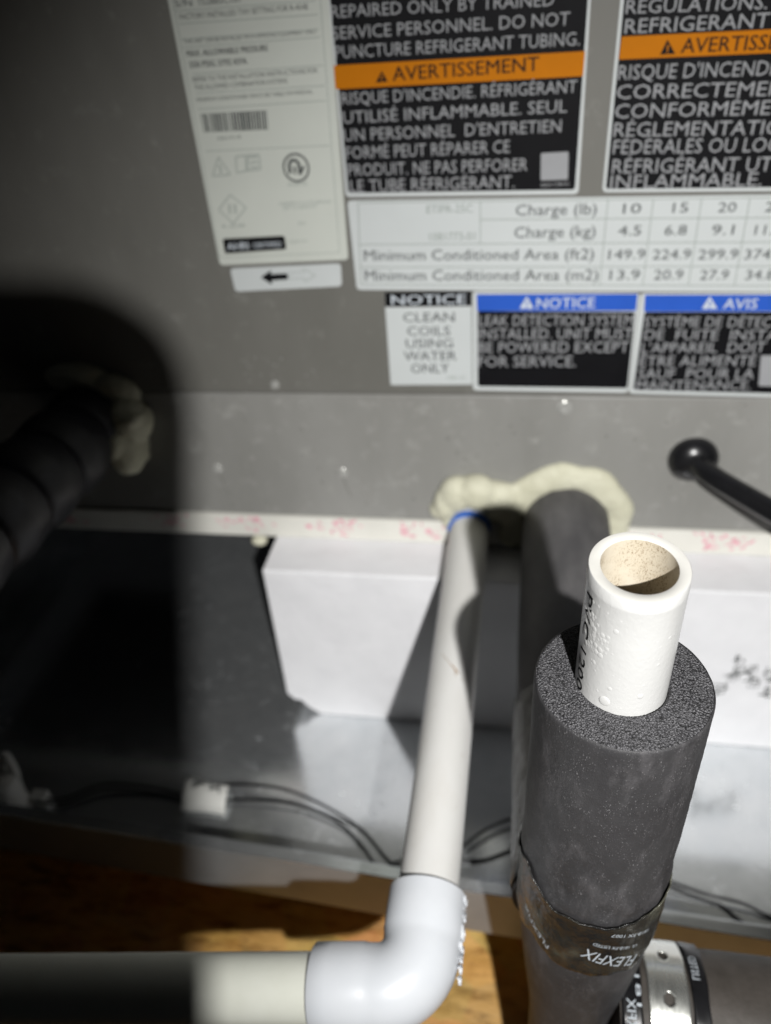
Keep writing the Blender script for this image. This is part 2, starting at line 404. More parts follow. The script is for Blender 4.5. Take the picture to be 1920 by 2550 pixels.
for x, z, L in ((-200, -281, 20), (-111.5, -282, 16)):
    dp = MB().tube(spline([(x, 431.2, z), (x + 1.5, 431.2, z - L * .5), (x + 4, 431.2, z - L)], 5), [.7, .65, .6, .55, .5, .5, .45, .4, .35, .3, .25][:11], 8)
    dp.build('drip_mark', 'bead_grey', cab, smooth=True)

LABEL_M = dict(
    outer=[(-92.1,-0.5),(30.0,-5.9),(31.3,-101.3),(-91.9,-99.1)],
    inner=[(-91.1,-2.1),(28.8,-7.4),(29.5,-99.1),(-90.4,-97.1)],
    band=[(-92.7,-37.0),(29.4,-37.2),(29.3,-47.5),(-92.3,-47.4)],
    tri=[(-71.6,-45.5),(-65.5,-45.3),(-68.2,-40.5)],
    patch=[(11.2,-80.9),(24.9,-80.7),(25.5,-93.9),(11.7,-94.0)],
    dark=[
        ('AVERTISSEMENT',-62.9,-45.1,8.3,-44.2,6.13,0.012)],
    white=[
        ('REPAIRED ONLY BY TRAINED',-91.2,-17.2,13.7,-18.3,5.2,0.0),
        ('SERVICE PERSONNEL. DO NOT',-91.5,-26.0,21.3,-26.3,5.33,0.0),
        ('PUNCTURE REFRIGERANT TUBING.',-91.0,-34.1,26.6,-34.6,5.46,0.0),
        ("RISQUE D'INCENDIE. RÉFRIGÉRANT",-89.7,-54.4,26.8,-54.3,5.45,0.0),
        ('UTILISÉ INFLAMMABLE. SEUL',-89.7,-63.1,22.7,-62.7,5.6,0.0),
        ("UN PERSONNEL  D'ENTRETIEN",-90.1,-71.4,20.5,-71.5,5.75,0.0),
        ('FORMÉ PEUT RÉPARER CE',-89.8,-80.0,-4.6,-80.0,5.92,0.0),
        ('PRODUIT. NE PAS PERFORER',-89.6,-88.5,4.7,-88.9,6.06,0.0),
        ('LE TUBE RÉFRIGÉRANT.',-89.0,-96.7,-1.6,-97.1,6.21,0.0),
        ('0001158-01',12.0,-97.2,26.1,-96.8,1.77,0.0)],
)
LABEL_Rr = dict(
    outer=[(43.4,-6.7),(143.1,-9.5),(162.4,-103.5),(43.4,-100.7)],
    inner=[(44.9,-8.1),(142.1,-10.5),(160.4,-101.6),(44.9,-99.2)],
    band=[(45.5,-32.2),(149.3,-33.4),(151.2,-42.7),(45.2,-41.4)],
    tri=[(63.7,-40.4),(70.5,-40.4),(66.2,-34.4)],
    dark=[
        ('AVERTISSEMENT',72.8,-40.2,139.1,-41.2,6.04,0.012)],
    white=[
        ('REGULATIONS.',46.1,-23.3,107.2,-25.0,5.5,0.0),
        ('REFRIGERANT',46.5,-31.1,109.4,-32.1,5.79,0.0),
        ("RISQUE D'INCENDIE.",45.6,-49.8,121.0,-51.4,6.13,0.0),
        ('CORRECTEMENT',45.7,-58.0,129.4,-60.1,6.11,0.0),
        ('CONFORMÉMENT',45.8,-66.4,132.4,-68.1,6.26,0.0),
        ('RÉGLEMENTATIONS',46.1,-74.7,137.5,-77.0,6.42,0.0),
        ('FÉDÉRALES OU LOCALES.',46.6,-82.6,145.7,-84.8,6.56,0.0),
        ('RÉFRIGÉRANT UTILISÉ',47.1,-91.7,142.4,-93.6,6.74,0.0),
        ('INFLAMMABLE.',46.9,-99.0,120.3,-100.0,6.52,0.0)],
)
LABEL_T = dict(
    outer=[(-91.4,-101.0),(163.7,-104.9),(172.0,-155.0),(-90.3,-150.5)],
    rules=[((-85.5,-102.2),(161.3,-106.3)),((-87.2,-124.6),(166.1,-128.4)),((-87.3,-137.5),(168.4,-141.0)),((-87.5,-147.5),(170.5,-151.5)),((-19.3,-112.8),(163.5,-116.2)),((-85.5,-102.2),(-87.5,-147.5)),((-19.3,-103.3),(-19.2,-126.0)),((46.6,-104.3),(46.6,-149.5)),((69.3,-104.8),(69.6,-149.8)),((93.0,-105.1),(93.6,-150.3)),((116.3,-105.6),(117.3,-150.6)),((139.1,-105.9),(140.5,-150.9))],
    dark=[
        ('Charge (lb)',-0.5,-111.2,41.4,-111.6,5.71,0.0),
        ('Charge (kg)',-0.8,-122.9,41.8,-123.0,5.89,0.0),
        ('Minimum Conditioned Area (ft2)',-84.4,-133.6,42.1,-135.2,5.95,0.0),
        ('Minimum Conditioned Area (m2)',-84.9,-145.2,45.3,-146.7,6.14,0.0),
        ('10',54.7,-111.6,63.8,-111.6,5.03,0.0),
        ('15',79.5,-111.8,87.2,-111.8,4.98,0.0),
        ('20',101.8,-112.2,110.6,-112.3,4.94,0.0),
        ('25',124.6,-112.6,133.3,-112.7,4.91,0.0),
        ('4.5',53.5,-122.9,65.2,-122.9,5.19,0.0),
        ('6.8',77.1,-123.2,88.2,-123.2,5.15,0.0),
        ('9.1',100.7,-123.5,111.6,-123.6,5.11,0.0),
        ('11.3',121.9,-124.0,134.6,-124.1,5.07,0.0),
        ('149.9',49.7,-135.4,68.8,-135.5,5.37,0.0),
        ('224.9',72.8,-135.8,92.2,-135.9,5.33,0.0),
        ('299.9',96.1,-136.2,116.0,-136.3,5.29,0.0),
        ('374.9',119.3,-136.6,138.6,-136.7,5.25,0.0),
        ('13.9',51.5,-146.6,67.5,-146.6,5.54,0.0),
        ('20.9',74.9,-146.9,90.0,-146.9,5.49,0.0),
        ('27.9',98.8,-147.3,113.4,-147.3,5.45,0.0),
        ('34.8',122.0,-147.6,136.4,-147.6,5.41,0.0)],
    faint=[
        ('ETIPR-25C',-48.1,-108.7,-23.4,-108.9,4.14,0.0),
        ('1081773-01',-47.0,-123.4,-22.0,-123.5,4.31,0.0)],
)
LABEL_N = dict(
    outer=[(-74.3,-152.1),(-24.0,-152.0),(-23.4,-210.6),(-74.1,-211.3)],
    band=[(-74.2,-152.1),(-24.0,-152.0),(-24.0,-160.8),(-74.2,-161.0)],
    white=[
        ('NOTICE',-70.3,-159.6,-27.0,-159.5,5.72,0.02)],
    dark=[
        ('CLEAN',-63.9,-170.2,-33.8,-170.1,5.64,-0.004),
        ('COILS',-61.9,-178.7,-36.3,-178.6,5.76,-0.004),
        ('USING',-63.1,-186.7,-34.9,-186.4,5.87,-0.004),
        ('WATER',-64.7,-194.8,-32.8,-194.4,5.99,-0.004),
        ('ONLY',-60.6,-203.0,-37.3,-202.6,6.12,-0.004)],
    faint=[
        ('1081-21',-38.9,-207.2,-27.8,-206.9,2.42,0.0)],
)
LABEL_B = dict(
    outer=[(-23.3,-152.3),(68.9,-154.3),(69.4,-215.1),(-22.9,-214.4)],
    inner=[(-20.5,-163.9),(67.6,-165.1),(68.6,-212.2),(-20.0,-211.7)],
    band=[(-21.0,-153.9),(67.6,-154.7),(67.9,-164.4),(-20.7,-163.9)],
    tri=[(3.5,-162.4),(11.4,-162.5),(7.3,-155.4)],
    bandwhite=[
        ('NOTICE',13.0,-162.5,45.2,-162.3,6.07,0.01)],
    white=[
        ('LEAK DETECTION SYSTEM',-19.3,-172.7,67.2,-173.1,6.49,0.0),
        ('INSTALLED. UNIT MUST',-19.7,-180.9,67.7,-181.0,6.62,0.0),
        ('BE POWERED EXCEPT',-19.6,-189.5,66.5,-189.2,6.77,0.0),
        ('FOR SERVICE.',-19.6,-198.6,37.4,-198.3,6.96,0.0)],
)
LABEL_A = dict(
    outer=[(69.3,-154.3),(173.1,-155.4),(183.0,-217.8),(70.0,-215.6)],
    inner=[(72.4,-165.1),(173.9,-165.9),(180.6,-215.3),(72.0,-213.2)],
    band=[(71.5,-155.2),(172.2,-156.3),(173.4,-165.6),(72.1,-164.9)],
    tri=[(102.7,-163.5),(110.9,-163.5),(105.7,-156.5)],
    patch=[(139.1,-191.0),(154.2,-191.3),(156.8,-210.4),(141.7,-210.0)],
    bandwhite=[
        ('AVIS',113.6,-163.6,131.2,-163.7,5.89,0.01)],
    white=[
        ('SYSTÈME DE DÉTECTION',73.2,-173.8,159.7,-174.4,6.06,0.0),
        ('DE  FUITE  INSTALLÉ.',74.2,-181.5,161.5,-181.9,6.18,0.0),
        ("L'APPAREIL  DOIT",73.9,-189.6,140.6,-189.1,6.33,0.0),
        ('ÊTRE ALIMENTÉ',73.8,-197.9,137.4,-197.4,6.47,0.0),
        ('SAUF  POUR LA',73.9,-205.9,137.9,-205.5,6.6,0.0),
        ('MAINTENANCE.',73.8,-213.2,137.7,-212.4,6.21,0.0)],
)
LABEL_W2 = dict(
    outer=[(-165.1,-136.9),(-98.4,-135.0),(-99.0,-148.3),(-164.3,-150.8)],
    arrow=[(-147.1,-142.4),(-140.1,-138.2),(-140.7,-140.6),(-130.7,-140.3),(-130.7,-143.8),(-140.8,-144.4),(-141.0,-146.8)],
    arrow2=[(-114.3,-141.7),(-120.5,-137.6),(-120.8,-139.7),(-129.2,-140.0),(-129.3,-143.6),(-121.0,-143.2),(-121.0,-145.4)],
)
LABEL_Lb = dict(
    outer=[(-172.0,4.5),(-91.7,1.8),(-93.7,-133.0),(-170.7,-134.9)],
    rules=[((-169.5,-9.9),(-98.1,-9.7)),((-168.2,-15.2),(-97.8,-15.4)),((-168.7,-21.8),(-97.9,-21.4)),((-168.4,-25.3),(-97.6,-24.6)),((-165.8,-37.1),(-97.4,-36.6)),((-166.0,-45.8),(-97.6,-45.5)),((-166.7,-53.2),(-97.9,-52.2)),((-167.0,-73.4),(-98.0,-73.2)),((-172.0,-130.2),(-98.4,-128.8)),((-169.3,1.2),(-169.9,-129.8)),((-95.5,-1.0),(-98.4,-128.8))],
    bars=[(-165.8,-55.4),(-129.6,-55.2),(-130.2,-64.3),(-165.7,-64.2)],
    ring=(-117.7,-83.4,7.6),
    diamond=[(-165.3,-103.8),(-157.1,-95.9),(-149.1,-103.0),(-158.2,-111.4)],
    tri=[(-165.4,-86.0),(-155.0,-85.6),(-160.1,-76.5)],
    book=[(-150.4,-76.8),(-144.8,-76.2),(-145.5,-84.0),(-151.2,-84.9)],
    book2=[(-143.9,-76.2),(-137.2,-76.1),(-137.5,-83.5),(-144.9,-84.1)],
    badge=[(-166.2,-119.7),(-129.3,-118.8),(-129.2,-126.4),(-166.4,-128.2)],
    badge2=[(-165.1,-121.1),(-149.6,-120.8),(-150.1,-126.5),(-164.9,-126.8)],
    white=[
        ('AHRI',-164.1,-126.2,-151.4,-125.7,4.09,0.02),
        ('CERTIFIED',-148.7,-125.3,-131.8,-124.8,2.93,0.0)],
    dark=[
        ('S/N',-168.7,-8.3,-159.9,-8.3,2.91,0.0),
        ('152885C101',-156.2,-8.2,-135.3,-8.2,2.89,0.0),
        ('FACTORY INSTALLED TXV SETTING FOR R-454B',-167.4,-13.6,-102.2,-13.0,2.44,0.0),
        ('THIS UNIT CAN BE INSTALLED WITH APPROVED EQUIPMENT ONLY',-167.6,-23.8,-99.1,-23.0,1.85,0.0),
        ('MAX. ALLOWABLE PRESSURE',-167.2,-29.4,-124.6,-29.0,2.74,0.03),
        ('550 PSIG 3792 KPA',-166.8,-34.3,-136.4,-34.1,2.79,0.03),
        ('REFER TO THE INSTALLATION INSTRUCTIONS FOR',-166.6,-40.7,-100.6,-39.7,2.3,0.0),
        ('THE ALLOWED COMBINATION SYSTEMS',-166.3,-44.3,-116.8,-43.6,2.33,0.0),
        ('MINIMUM CONDITIONED SPACE SEE TABLE OR MANUAL',-166.4,-49.7,-104.2,-48.7,1.82,0.0),
        ('153117110',-158.7,-68.4,-145.8,-67.9,1.74,0.0)],
    faint=[
        ('INTERTEK',-123.3,-92.8,-112.4,-92.5,2.05,0.0),
        ('CONFORMS TO UL STD 60335-2-40',-130.0,-102.6,-100.7,-102.0,1.89,0.0),
        ('CERT TO CAN/CSA STD',-128.0,-104.8,-108.7,-104.3,1.91,0.0),
        ('R-454B',-164.9,-113.9,-151.4,-113.4,1.98,0.0),
        ('01',-120.1,-113.3,-116.6,-113.1,1.95,0.0),
        ('153121',-126.9,-123.3,-116.7,-122.6,1.78,0.0)],
)


def sticker(name, label, D, base, inner_mat='print_black', base_y=429.9, corner=2.4):
    o = MB().prism(round_poly(D['outer'], corner), base_y - .35, base_y + .05).build(name, base, cab)
    tag(o, label); y = base_y - .40
    if 'inner' in D: MB().prism(round_poly(D['inner'], 1.6), y, base_y - .2).build('printed_field', inner_mat, o); y -= .06
    return o, y
def put_text(o, rows, mat, y, name='lettering'):
    m = MB(); flat_text(m, rows, y); return m.build(name, mat, o, fix=False)
def triangle(o, q, y, mat, bar, name='warning_triangle'):
    t = MB().prism(q, y, y + .05); t.build(name, mat, o)
    cx = sum(p[0] for p in q) / 3; cz = sum(p[1] for p in q) / 3; s = abs(q[0][0] - q[1][0])
    m = MB(); stroke(m, (cx, cz + s * .26), (cx, cz - s * .08), s * .10, y - .06); stroke(m, (cx, cz - s * .15), (cx, cz - s * .24), s * .10, y - .06)
    m.build('exclamation_mark', bar, o, fix=False)
# black warning stickers with an orange band
for nm, D, lab in (('warning_sticker', LABEL_M, 'black warning sticker with orange band and trained personnel text'), ('warning_sticker', LABEL_Rr, 'black warning sticker with orange band at the right edge')):
    o, y = sticker(nm, lab, D, 'sticker_cool_white')
    MB().prism(D['band'], y, y + .1).build('orange_band', 'print_orange', o)
    triangle(o, D['tri'], y - .08, 'print_black', 'print_orange')
    put_text(o, D['dark'], 'print_black', y - .12)
    put_text(o, D['white'], 'print_white', y - .05)
    if 'patch' in D: MB().prism(round_poly(D['patch'], .8), y - .05, y).build('white_patch', 'print_white', o)
# table sticker
o, y = sticker('charge_table_sticker', 'pale sticker with a charge and minimum area table', LABEL_T, 'sticker_cool_white', base_y=429.8)
m = MB()
for i, (p, q) in enumerate(LABEL_T['rules']): stroke(m, p, q, .45, y - .004 * i)
m.build('table_lines', 'print_faint', o, fix=False)
put_text(o, LABEL_T['dark'], 'print_dark', y - .06); put_text(o, LABEL_T['faint'], 'print_faint', y - .06)
# white notice sticker
o, y = sticker('notice_sticker', 'white sticker reading notice clean coils using water only', LABEL_N, 'sticker_cool_white', corner=.8)
MB().prism(LABEL_N['band'], y, y + .1).build('black_band', 'print_black', o)
put_text(o, LABEL_N['white'], 'print_bright', y - .06); put_text(o, LABEL_N['dark'], 'print_dark', y); put_text(o, LABEL_N['faint'], 'print_faint', y)
# blue banded stickers
for D, lab in ((LABEL_B, 'black sticker with blue notice band about leak detection'), (LABEL_A, 'black sticker with blue avis band in French')):
    o, y = sticker('leak_notice_sticker', lab, D, 'sticker_cool_white', base_y=429.85)
    MB().prism(D['band'], y, y + .1).build('blue_band', 'print_blue', o)
    triangle(o, D['tri'], y - .06, 'print_bright', 'print_blue')
    put_text(o, D['bandwhite'], 'print_bright', y - .06); put_text(o, D['white'], 'print_white', y - .03)
    if 'patch' in D: MB().prism(round_poly(D['patch'], .8), y - .05, y).build('white_patch', 'print_white', o)
# arrow sticker
o, y = sticker('arrow_sticker', 'small white sticker with a black arrow pointing left', LABEL_W2, 'sticker_cool_white')
MB().prism(LABEL_W2['arrow'], y, y + .1).build('black_arrow', 'print_black', o)
a2 = LABEL_W2['arrow2']; m = MB()
for i in range(len(a2)): stroke(m, a2[i], a2[(i + 1) % len(a2)], .35, y - .003 * i)
m.build('outlined_arrow', 'print_faint', o, fix=False)
# rating sticker
D = LABEL_Lb
o, y = sticker('rating_sticker', 'tall pale green-white rating sticker with bar code and small print', D, 'sticker_green_white', base_y=429.7)
m = MB()
for i, (p, q) in enumerate(D['rules']): stroke(m, p, q, .32, y - .004 * i)
m.build('table_lines', 'print_faint', o, fix=False)
q = D['bars']; m = MB(); u = 0.0; rnd = random.Random(3); A, B2, Cc, Dd = [Vector(p) for p in q]
while u < 1:
    w = rnd.choice((.008, .012, .02, .03)); g = rnd.choice((.008, .012, .018)); u2 = min(1, u + w)
    pts = [A.lerp(B2, u), A.lerp(B2, u2), Dd.lerp(Cc, u2), Dd.lerp(Cc, u)]
    m.add([(p.x, y, p.y) for p in pts], [(0, 1, 2, 3)]); u = u2 + g
m.build('bar_code', 'print_dark', o, fix=False)
cx, cz, r = D['ring']; m = MB()
for i in range(28):
    a = i * math.tau / 28; a1 = (i + 1) * math.tau / 28
    stroke(m, (cx + r * .9 * math.cos(a), cz + r * .9 * math.sin(a)), (cx + r * .9 * math.cos(a1), cz + r * .9 * math.sin(a1)), r * .14, y - .002 * i)
for i in range(14):
    a = i * math.pi / 14; a1 = (i + 1) * math.pi / 14
    stroke(m, (cx - r * .12 + r * .36 * math.cos(a), cz + r * .12 + r * .4 * math.sin(a)), (cx - r * .12 + r * .36 * math.cos(a1), cz + r * .12 + r * .4 * math.sin(a1)), r * .22, y - .07 - .002 * i)
stroke(m, (cx - r * .48, cz + r * .12), (cx - r * .48, cz - r * .35), r * .22, y - .1); stroke(m, (cx + r * .24, cz + r * .12), (cx + r * .24, cz - r * .45), r * .22, y - .1)
stroke(m, (cx + r * .24, cz - r * .45), (cx + r * .58, cz + r * .1), r * .16, y - .104); stroke(m, (cx - r * .12, cz + r * .1), (cx - r * .12, cz - r * .4), r * .16, y - .108)
m.build('round_emblem', 'print_dark', o, fix=False)
m = MB()
for key in ('diamond', 'tri', 'book', 'book2'):
    q = D[key]
    for i in range(len(q)): stroke(m, q[i], q[(i + 1) % len(q)], .55, y - .003 * i)
dq = D['diamond']; dx = sum(p[0] for p in dq) / 4; dz = sum(p[1] for p in dq) / 4
for k in (-1.6, 1.6): stroke(m, (dx + k, dz - 2.6), (dx + k + .4, dz + 2.6), 1.0, y)
tq = D['tri']; dx = sum(p[0] for p in tq) / 3; dz = sum(p[1] for p in tq) / 3; stroke(m, (dx, dz + 2.4), (dx, dz - 2.0), .9, y)
bq = D['book2']; bx = sum(p[0] for p in bq) / 4; bz = sum(p[1] for p in bq) / 4
for k in (2.5, 0, -2.5): stroke(m, (bx - 2.5, bz + k), (bx + 2.5, bz + k + .3), .7, y)
m.build('symbols', 'print_faint', o, fix=False)
MB().prism(round_poly(D['badge'], 1.4), y, y + .1).build('black_badge', 'print_black', o)
put_text(o, D['white'], 'print_bright', y - .08); put_text(o, D['dark'], 'print_dark', y)
for row in D['faint']: put_text(o, [row], 'print_faint', y)

# ------------------------------------------------------------------ white block under the cabinet
blk = MB(); rnd = random.Random(5)
NX, NZ = 64, 20; X0, X1, Z0, Z1, YF = -167, 330, -483.6, -335.1, 391.3
def blk_front(x, z):
    return YF + .7 * noise.noise(Vector((x * .02, z * .02, 1)))
V = []; F = []; keep = {}
for j in range(NZ + 1):
    for i in range(NX + 1):
        x = X0 + (X1 - X0) * i / NX; z = Z0 + (Z1 - Z0) * j / NZ
        V.append((x, blk_front(x, z), z))
bm_poly = [(-167, -335.2), (330, -335.2), (330, -483.8)] + [(x, -483.8) for x in range(320, -145, -6)] + [(-146, -481), (-151, -477), (-155, -471), (-158, -468.5), (-161, -469.5), (-163.5, -466), (-166, -464), (-167, -460)]
block = MB().prism(bm_poly, 391.3, 560).build('foam_block', 'white_block', None, bevel=1.2, bseg=2)
tag(block, 'long white foam block with chipped corner propping up the cabinet', 'foam block')
pm = MB(); rnd = random.Random(21)
for (gx, gz, sc2) in ((151, -424, 1.2), (158, -410, 1.0), (167, -404, 1.0), (172, -415, 1.1), (181, -408, 1.2), (183, -424, .8), (160, -396, .7)):
    for k in range(9):
        a = rnd.choice((0, 1.57, 1.2, .4)); px = gx + rnd.uniform(-4, 4); pz = gz + rnd.uniform(-5, 5); L = rnd.uniform(4, 9) * sc2
        stroke(pm, (px - L / 2 * math.cos(a), pz - L / 2 * math.sin(a)), (px + L / 2 * math.cos(a), pz + L / 2 * math.sin(a)), rnd.uniform(.6, 1.3), 391.1 - .002 * k - .0007 * gx)
tag(pm.build('smudged_print', 'print_grey', block, fix=False), kind='stuff')

# ------------------------------------------------------------------ sealant
def blob(name, balls, seed, voxel=.0011, disp=.0035):
    m = MB()
    for c0, r in balls: m.ball(c0, r, 20, 12)
    o = m.build(name, 'sealant', None, smooth=True)
    md = o.modifiers.new('r', 'REMESH'); md.mode = 'VOXEL'; md.voxel_size = voxel
    s = o.modifiers.new('s', 'SMOOTH'); s.iterations = 6; s.factor = .6
    tx = bpy.data.textures.new('lump', 'CLOUDS'); tx.noise_scale = .022; tx.noise_depth = 5
    t2 = bpy.data.textures.new('grain', 'CLOUDS'); t2.noise_scale = .006; t2.noise_depth = 3
    d = o.modifiers.new('d2', 'DISPLACE'); d.texture = t2; d.strength = .0011; d.mid_level = .5; d.texture_coords = 'GLOBAL'
    d = o.modifiers.new('d', 'DISPLACE'); d.texture = tx; d.strength = disp; d.mid_level = .5; d.texture_coords = 'GLOBAL'
    dg = bpy.context.evaluated_depsgraph_get(); me = bpy.data.meshes.new_from_object(o.evaluated_get(dg))
    o.modifiers.clear(); o.data = me
    for p in me.polygons: p.use_smooth = True
    return o
balls = [((-41, 429, -298), (9, 8, 13)), ((-33, 428, -290), (13, 10, 13)), ((-20, 427, -288), (15, 11, 13)), ((-46, 431, -305), (7, 6, 7)), ((-6, 429, -292), (15, 9, 12)), ((-5, 430, -304), (11, 7, 10)), ((3, 430, -312), (8, 6, 10)), ((-38, 430, -312), (6, 5, 9))]
for k in range(44):
    a = math.radians(-30 + k * 5.4); rr = 33.5 + 2.5 * noise.noise(Vector((k * .17, 3, 3)))
    balls.append(((39 + rr * math.cos(a), 431, -311 + (rr + 1) * math.sin(a)), (10.5 + 3 * noise.noise(Vector((k * .22, 5, 0))), 6.5, 10.5 + 3 * noise.noise(Vector((k * .22, 0, 0))))))
tag(blob('foam_sealant', balls, 1), 'lumpy cream sealant around the white and insulated pipes', 'sealant')
balls = [((-262, 428, -218), (20, 9, 14)), ((-252, 422, -236), (16, 16, 18)), ((-254, 416, -254), (12, 20, 17)), ((-268, 430, -266), (20, 7, 10)), ((-284, 430, -208), (24, 8, 12)), ((-246, 416, -230), (9, 10, 6)), ((-256, 412, -246), (9, 18, 12))]
tag(blob('foam_sealant', balls, 2), 'lumpy cream sealant at the dark ribbed hose in shadow', 'sealant')

# ------------------------------------------------------------------ white drain pipe with elbow
dp = thing('drain_pipe', 'white plastic drain pipe with an elbow turning left', 'drain pipe', (-28, 137, -352))
PA = Vector((-24.5, 445, -317)); EC = Vector((-29, 137, -333)); PE = Vector((-195, 124, -350))
d1 = (EC - PA).normalized(); d2 = (PE - EC).normalized()
p_end = EC - d1 * 22
MB().tube([PA.lerp(p_end, k / 24) for k in range(25)], 13.35, 48).build('pipe', 'pvc_pipe', dp, smooth=True, angle=40)
h_st = EC + d2 * 22; h_en = EC + d2 * 420
MB().tube([h_st.lerp(h_en, k / 30) for k in range(31)], 13.35, 48).build('pipe', 'pvc_cream', dp, smooth=True, angle=40)
# elbow: socket, bend, socket
rb = 17.5
cosang = d1.dot(d2); half = math.acos(max(-1, min(1, cosang))) / 2
tl = rb * math.tan(half)
b0 = EC - d1 * tl; b1 = EC + d2 * tl
path = []; rad = []
s0 = EC - d1 * 38; s1 = EC + d2 * 42
for k, (t, r) in enumerate(((0, 16.0), (.025, 16.75), (.3, 16.85), (.80, 16.8), (.86, 16.35))): path.append(s0.lerp(b0, t)); rad.append(r)
axis = d1.cross(d2).normalized(); cen = b0 + axis.cross(d1) * rb
for k in range(0, 15):
    path.append(cen + Matrix.Rotation(2 * half * k / 14, 3, axis) @ (b0 - cen)); rad.append(16.3)
for t, r in ((.14, 16.35), (.20, 16.8), (.7, 16.85), (.975, 16.75), (1, 16.0)): path.append(b1.lerp(s1, t)); rad.append(r)
el = MB().tube(path, rad, 64).build('elbow', 'pvc_cool', dp, smooth=True, angle=50)
# dark solvent line where pipe meets the socket
def ring(center, axis_d, r, w, mat, parent, name, a0=0, a1=math.tau, th=.5, up=Vector((0, 0, 1))):
    q = MB(); a_x = axis_d.normalized(); u = up - a_x * up.dot(a_x); u.normalize(); w2 = a_x.cross(u); N = 48; V = []; F = []
    for i in range(N + 1):
        a = a0 + (a1 - a0) * i / N; dd = u * math.cos(a) + w2 * math.sin(a)
        for (rr, h) in ((r, -w / 2), (r + th, -w / 2), (r + th, w / 2), (r, w / 2)): V.append(tuple(center + dd * rr + a_x * h))
    for i in range(N):
        for k in range(4): F.append((i * 4 + k, i * 4 + (k + 1) % 4, i * 4 + 4 + (k + 1) % 4, i * 4 + 4 + k))
    return q.add(V, F).build(name, mat, parent, smooth=False)
ring(PA.lerp(EC, .065), d1, 13.4, 5.5, 'blue_primer', dp, 'primer_ring', -1.45, 1.6, 1.5)
ring(PA.lerp(EC, .054), d1, 13.4, 3.5, 'pvc_cool', dp, 'pipe_collar', 0, math.tau, 1.8)
# raised moulded characters on the elbow's outer side
m = MB(); v, f = text_mesh('3/4 D2466', .03)
nrm = Vector((1, 0, .12)); nrm = (nrm - d1 * nrm.dot(d1)).normalized(); tdir = d1; vdir = tdir.cross(nrm).normalized()
L = 34; h = 6.0
def ep(u, w, off):
    ctr = EC - d1 * 37 + d1 * (u * L); ang2 = (w - .5) * h / 16.7
    return tuple(ctr + (nrm * math.cos(ang2) + vdir * math.sin(ang2)) * (16.6 + off))
nv = len(v)
m.add([ep(u, w, .9) for u, w in v], f)
edges = {}
for ff in f:
    for i in range(len(ff)):
        e = (ff[i], ff[(i + 1) % len(ff)]); edges[e] = 1
bnd = [e for e in edges if (e[1], e[0]) not in edges]
vv = [ep(u, w, .9) for u, w in v] + [ep(u, w, -.3) for u, w in v]
m.add(vv, [(a, a + nv, b2 + nv, b2) for a, b2 in bnd])
m.build('raised_lettering', 'pvc_cool', el, fix=False)
# scuff on the pipe
m = MB(); 
for a, b2, w in (((-33, 301), (-26.5, 291), .35), ((-27, 292), (-22.5, 287), .8), ((-25, 290), (-24, 285), .5)):
    P0 = Vector((a[0], a[1], 0)); P1 = Vector((b2[0], b2[1], 0))
    for k in range(6):
        q0 = P0.lerp(P1, k / 6); q1 = P0.lerp(P1, (k + 1) / 6)
        def on(p):
            t = (445 - p.y) / (445 - 137); ax = PA.lerp(EC, t); dx = p.x - ax.x; return Vector((p.x, p.y, ax.z + math.sqrt(max(0, 13.5 ** 2 - dx * dx))))
        c0, c1 = on(q0), on(q1); sd = (c1 - c0).cross(Vector((0, 0, 1))).normalized() * w / 2
        m.add([tuple(c0 + sd), tuple(c0 - sd), tuple(c1 - sd), tuple(c1 + sd)], [(0, 1, 2, 3)])
m.build('scratch', 'tan_stain', dp, fix=False)

# ------------------------------------------------------------------ insulated line: rear sleeve, riser, stub, branch
RX, RY = 36.0, 164.3
ins = thing('insulated_riser', 'black foam-insulated vertical pipe with a wet white open end', 'insulated pipe', (RX, RY, -487))
def jit_side(a, z, r):
    x, y = math.cos(a), math.sin(a)
    j = .35 * noise.noise(Vector((x * 1.6, y * 1.6, z * .03))) + .12 * noise.noise(Vector((x * 9, y * 9, z * .35)))
    w = max(0, 1 - abs(z + 262) / 26)
    j += w * 1.1 * noise.noise(Vector((x * 4.5, y * 4.5, z * .10)))
    return j
ZT = -177.0
prof = [(25.55, ZT - .1), (25.9, ZT - .5), (26.05, ZT - 1.2)] + [(26.05, ZT - 1.2 - k * 1.6) for k in range(1, 58)] + [(25.6, -271), (25.2, -280), (25.2, -308), (25.0, -316), (24.4, -326), (23.4, -338), (22.0, -352), (20.2, -368), (18.6, -384), (17.4, -402), (17, -440), (17, -486)]
MB().lathe(prof, RX, RY, 200, 0, jit_side).build('foam_sleeve', 'foam_skin', ins, smooth=True)
# cut end of the sleeve: granular annulus
NR, NA = 84, 640; V = []; F = []
for i in range(NR + 1):
    r = 12.9 + (25.75 - 12.9) * i / NR
    for k in range(NA):
        a = math.tau * k / NA; px, py = r * math.cos(a), r * math.sin(a)
        g = noise.noise(Vector((px * 2.2, py * 2.2, 0))) * .26 + noise.noise(Vector((px * 4.6, py * 4.6, 7))) * .20 + .25 * noise.noise(Vector((px * .12, py * .12, 4)))
        edge = min(1, (25.75 - r) / .8)
        z = ZT + g * min(1, .25 + edge) - (1 - edge) * .55
        if r < 13.7: z -= (13.7 - r) * 1.6
        V.append((RX + px, RY + py, z))
for i in range(NR):
    for k in range(NA):
        a = i * NA + k; b2 = i * NA + (k + 1) % NA; F.append((a, a + NA, b2 + NA, b2))
MB().add(V, F).build('cut_foam_face', 'foam_cut', ins, smooth=True)
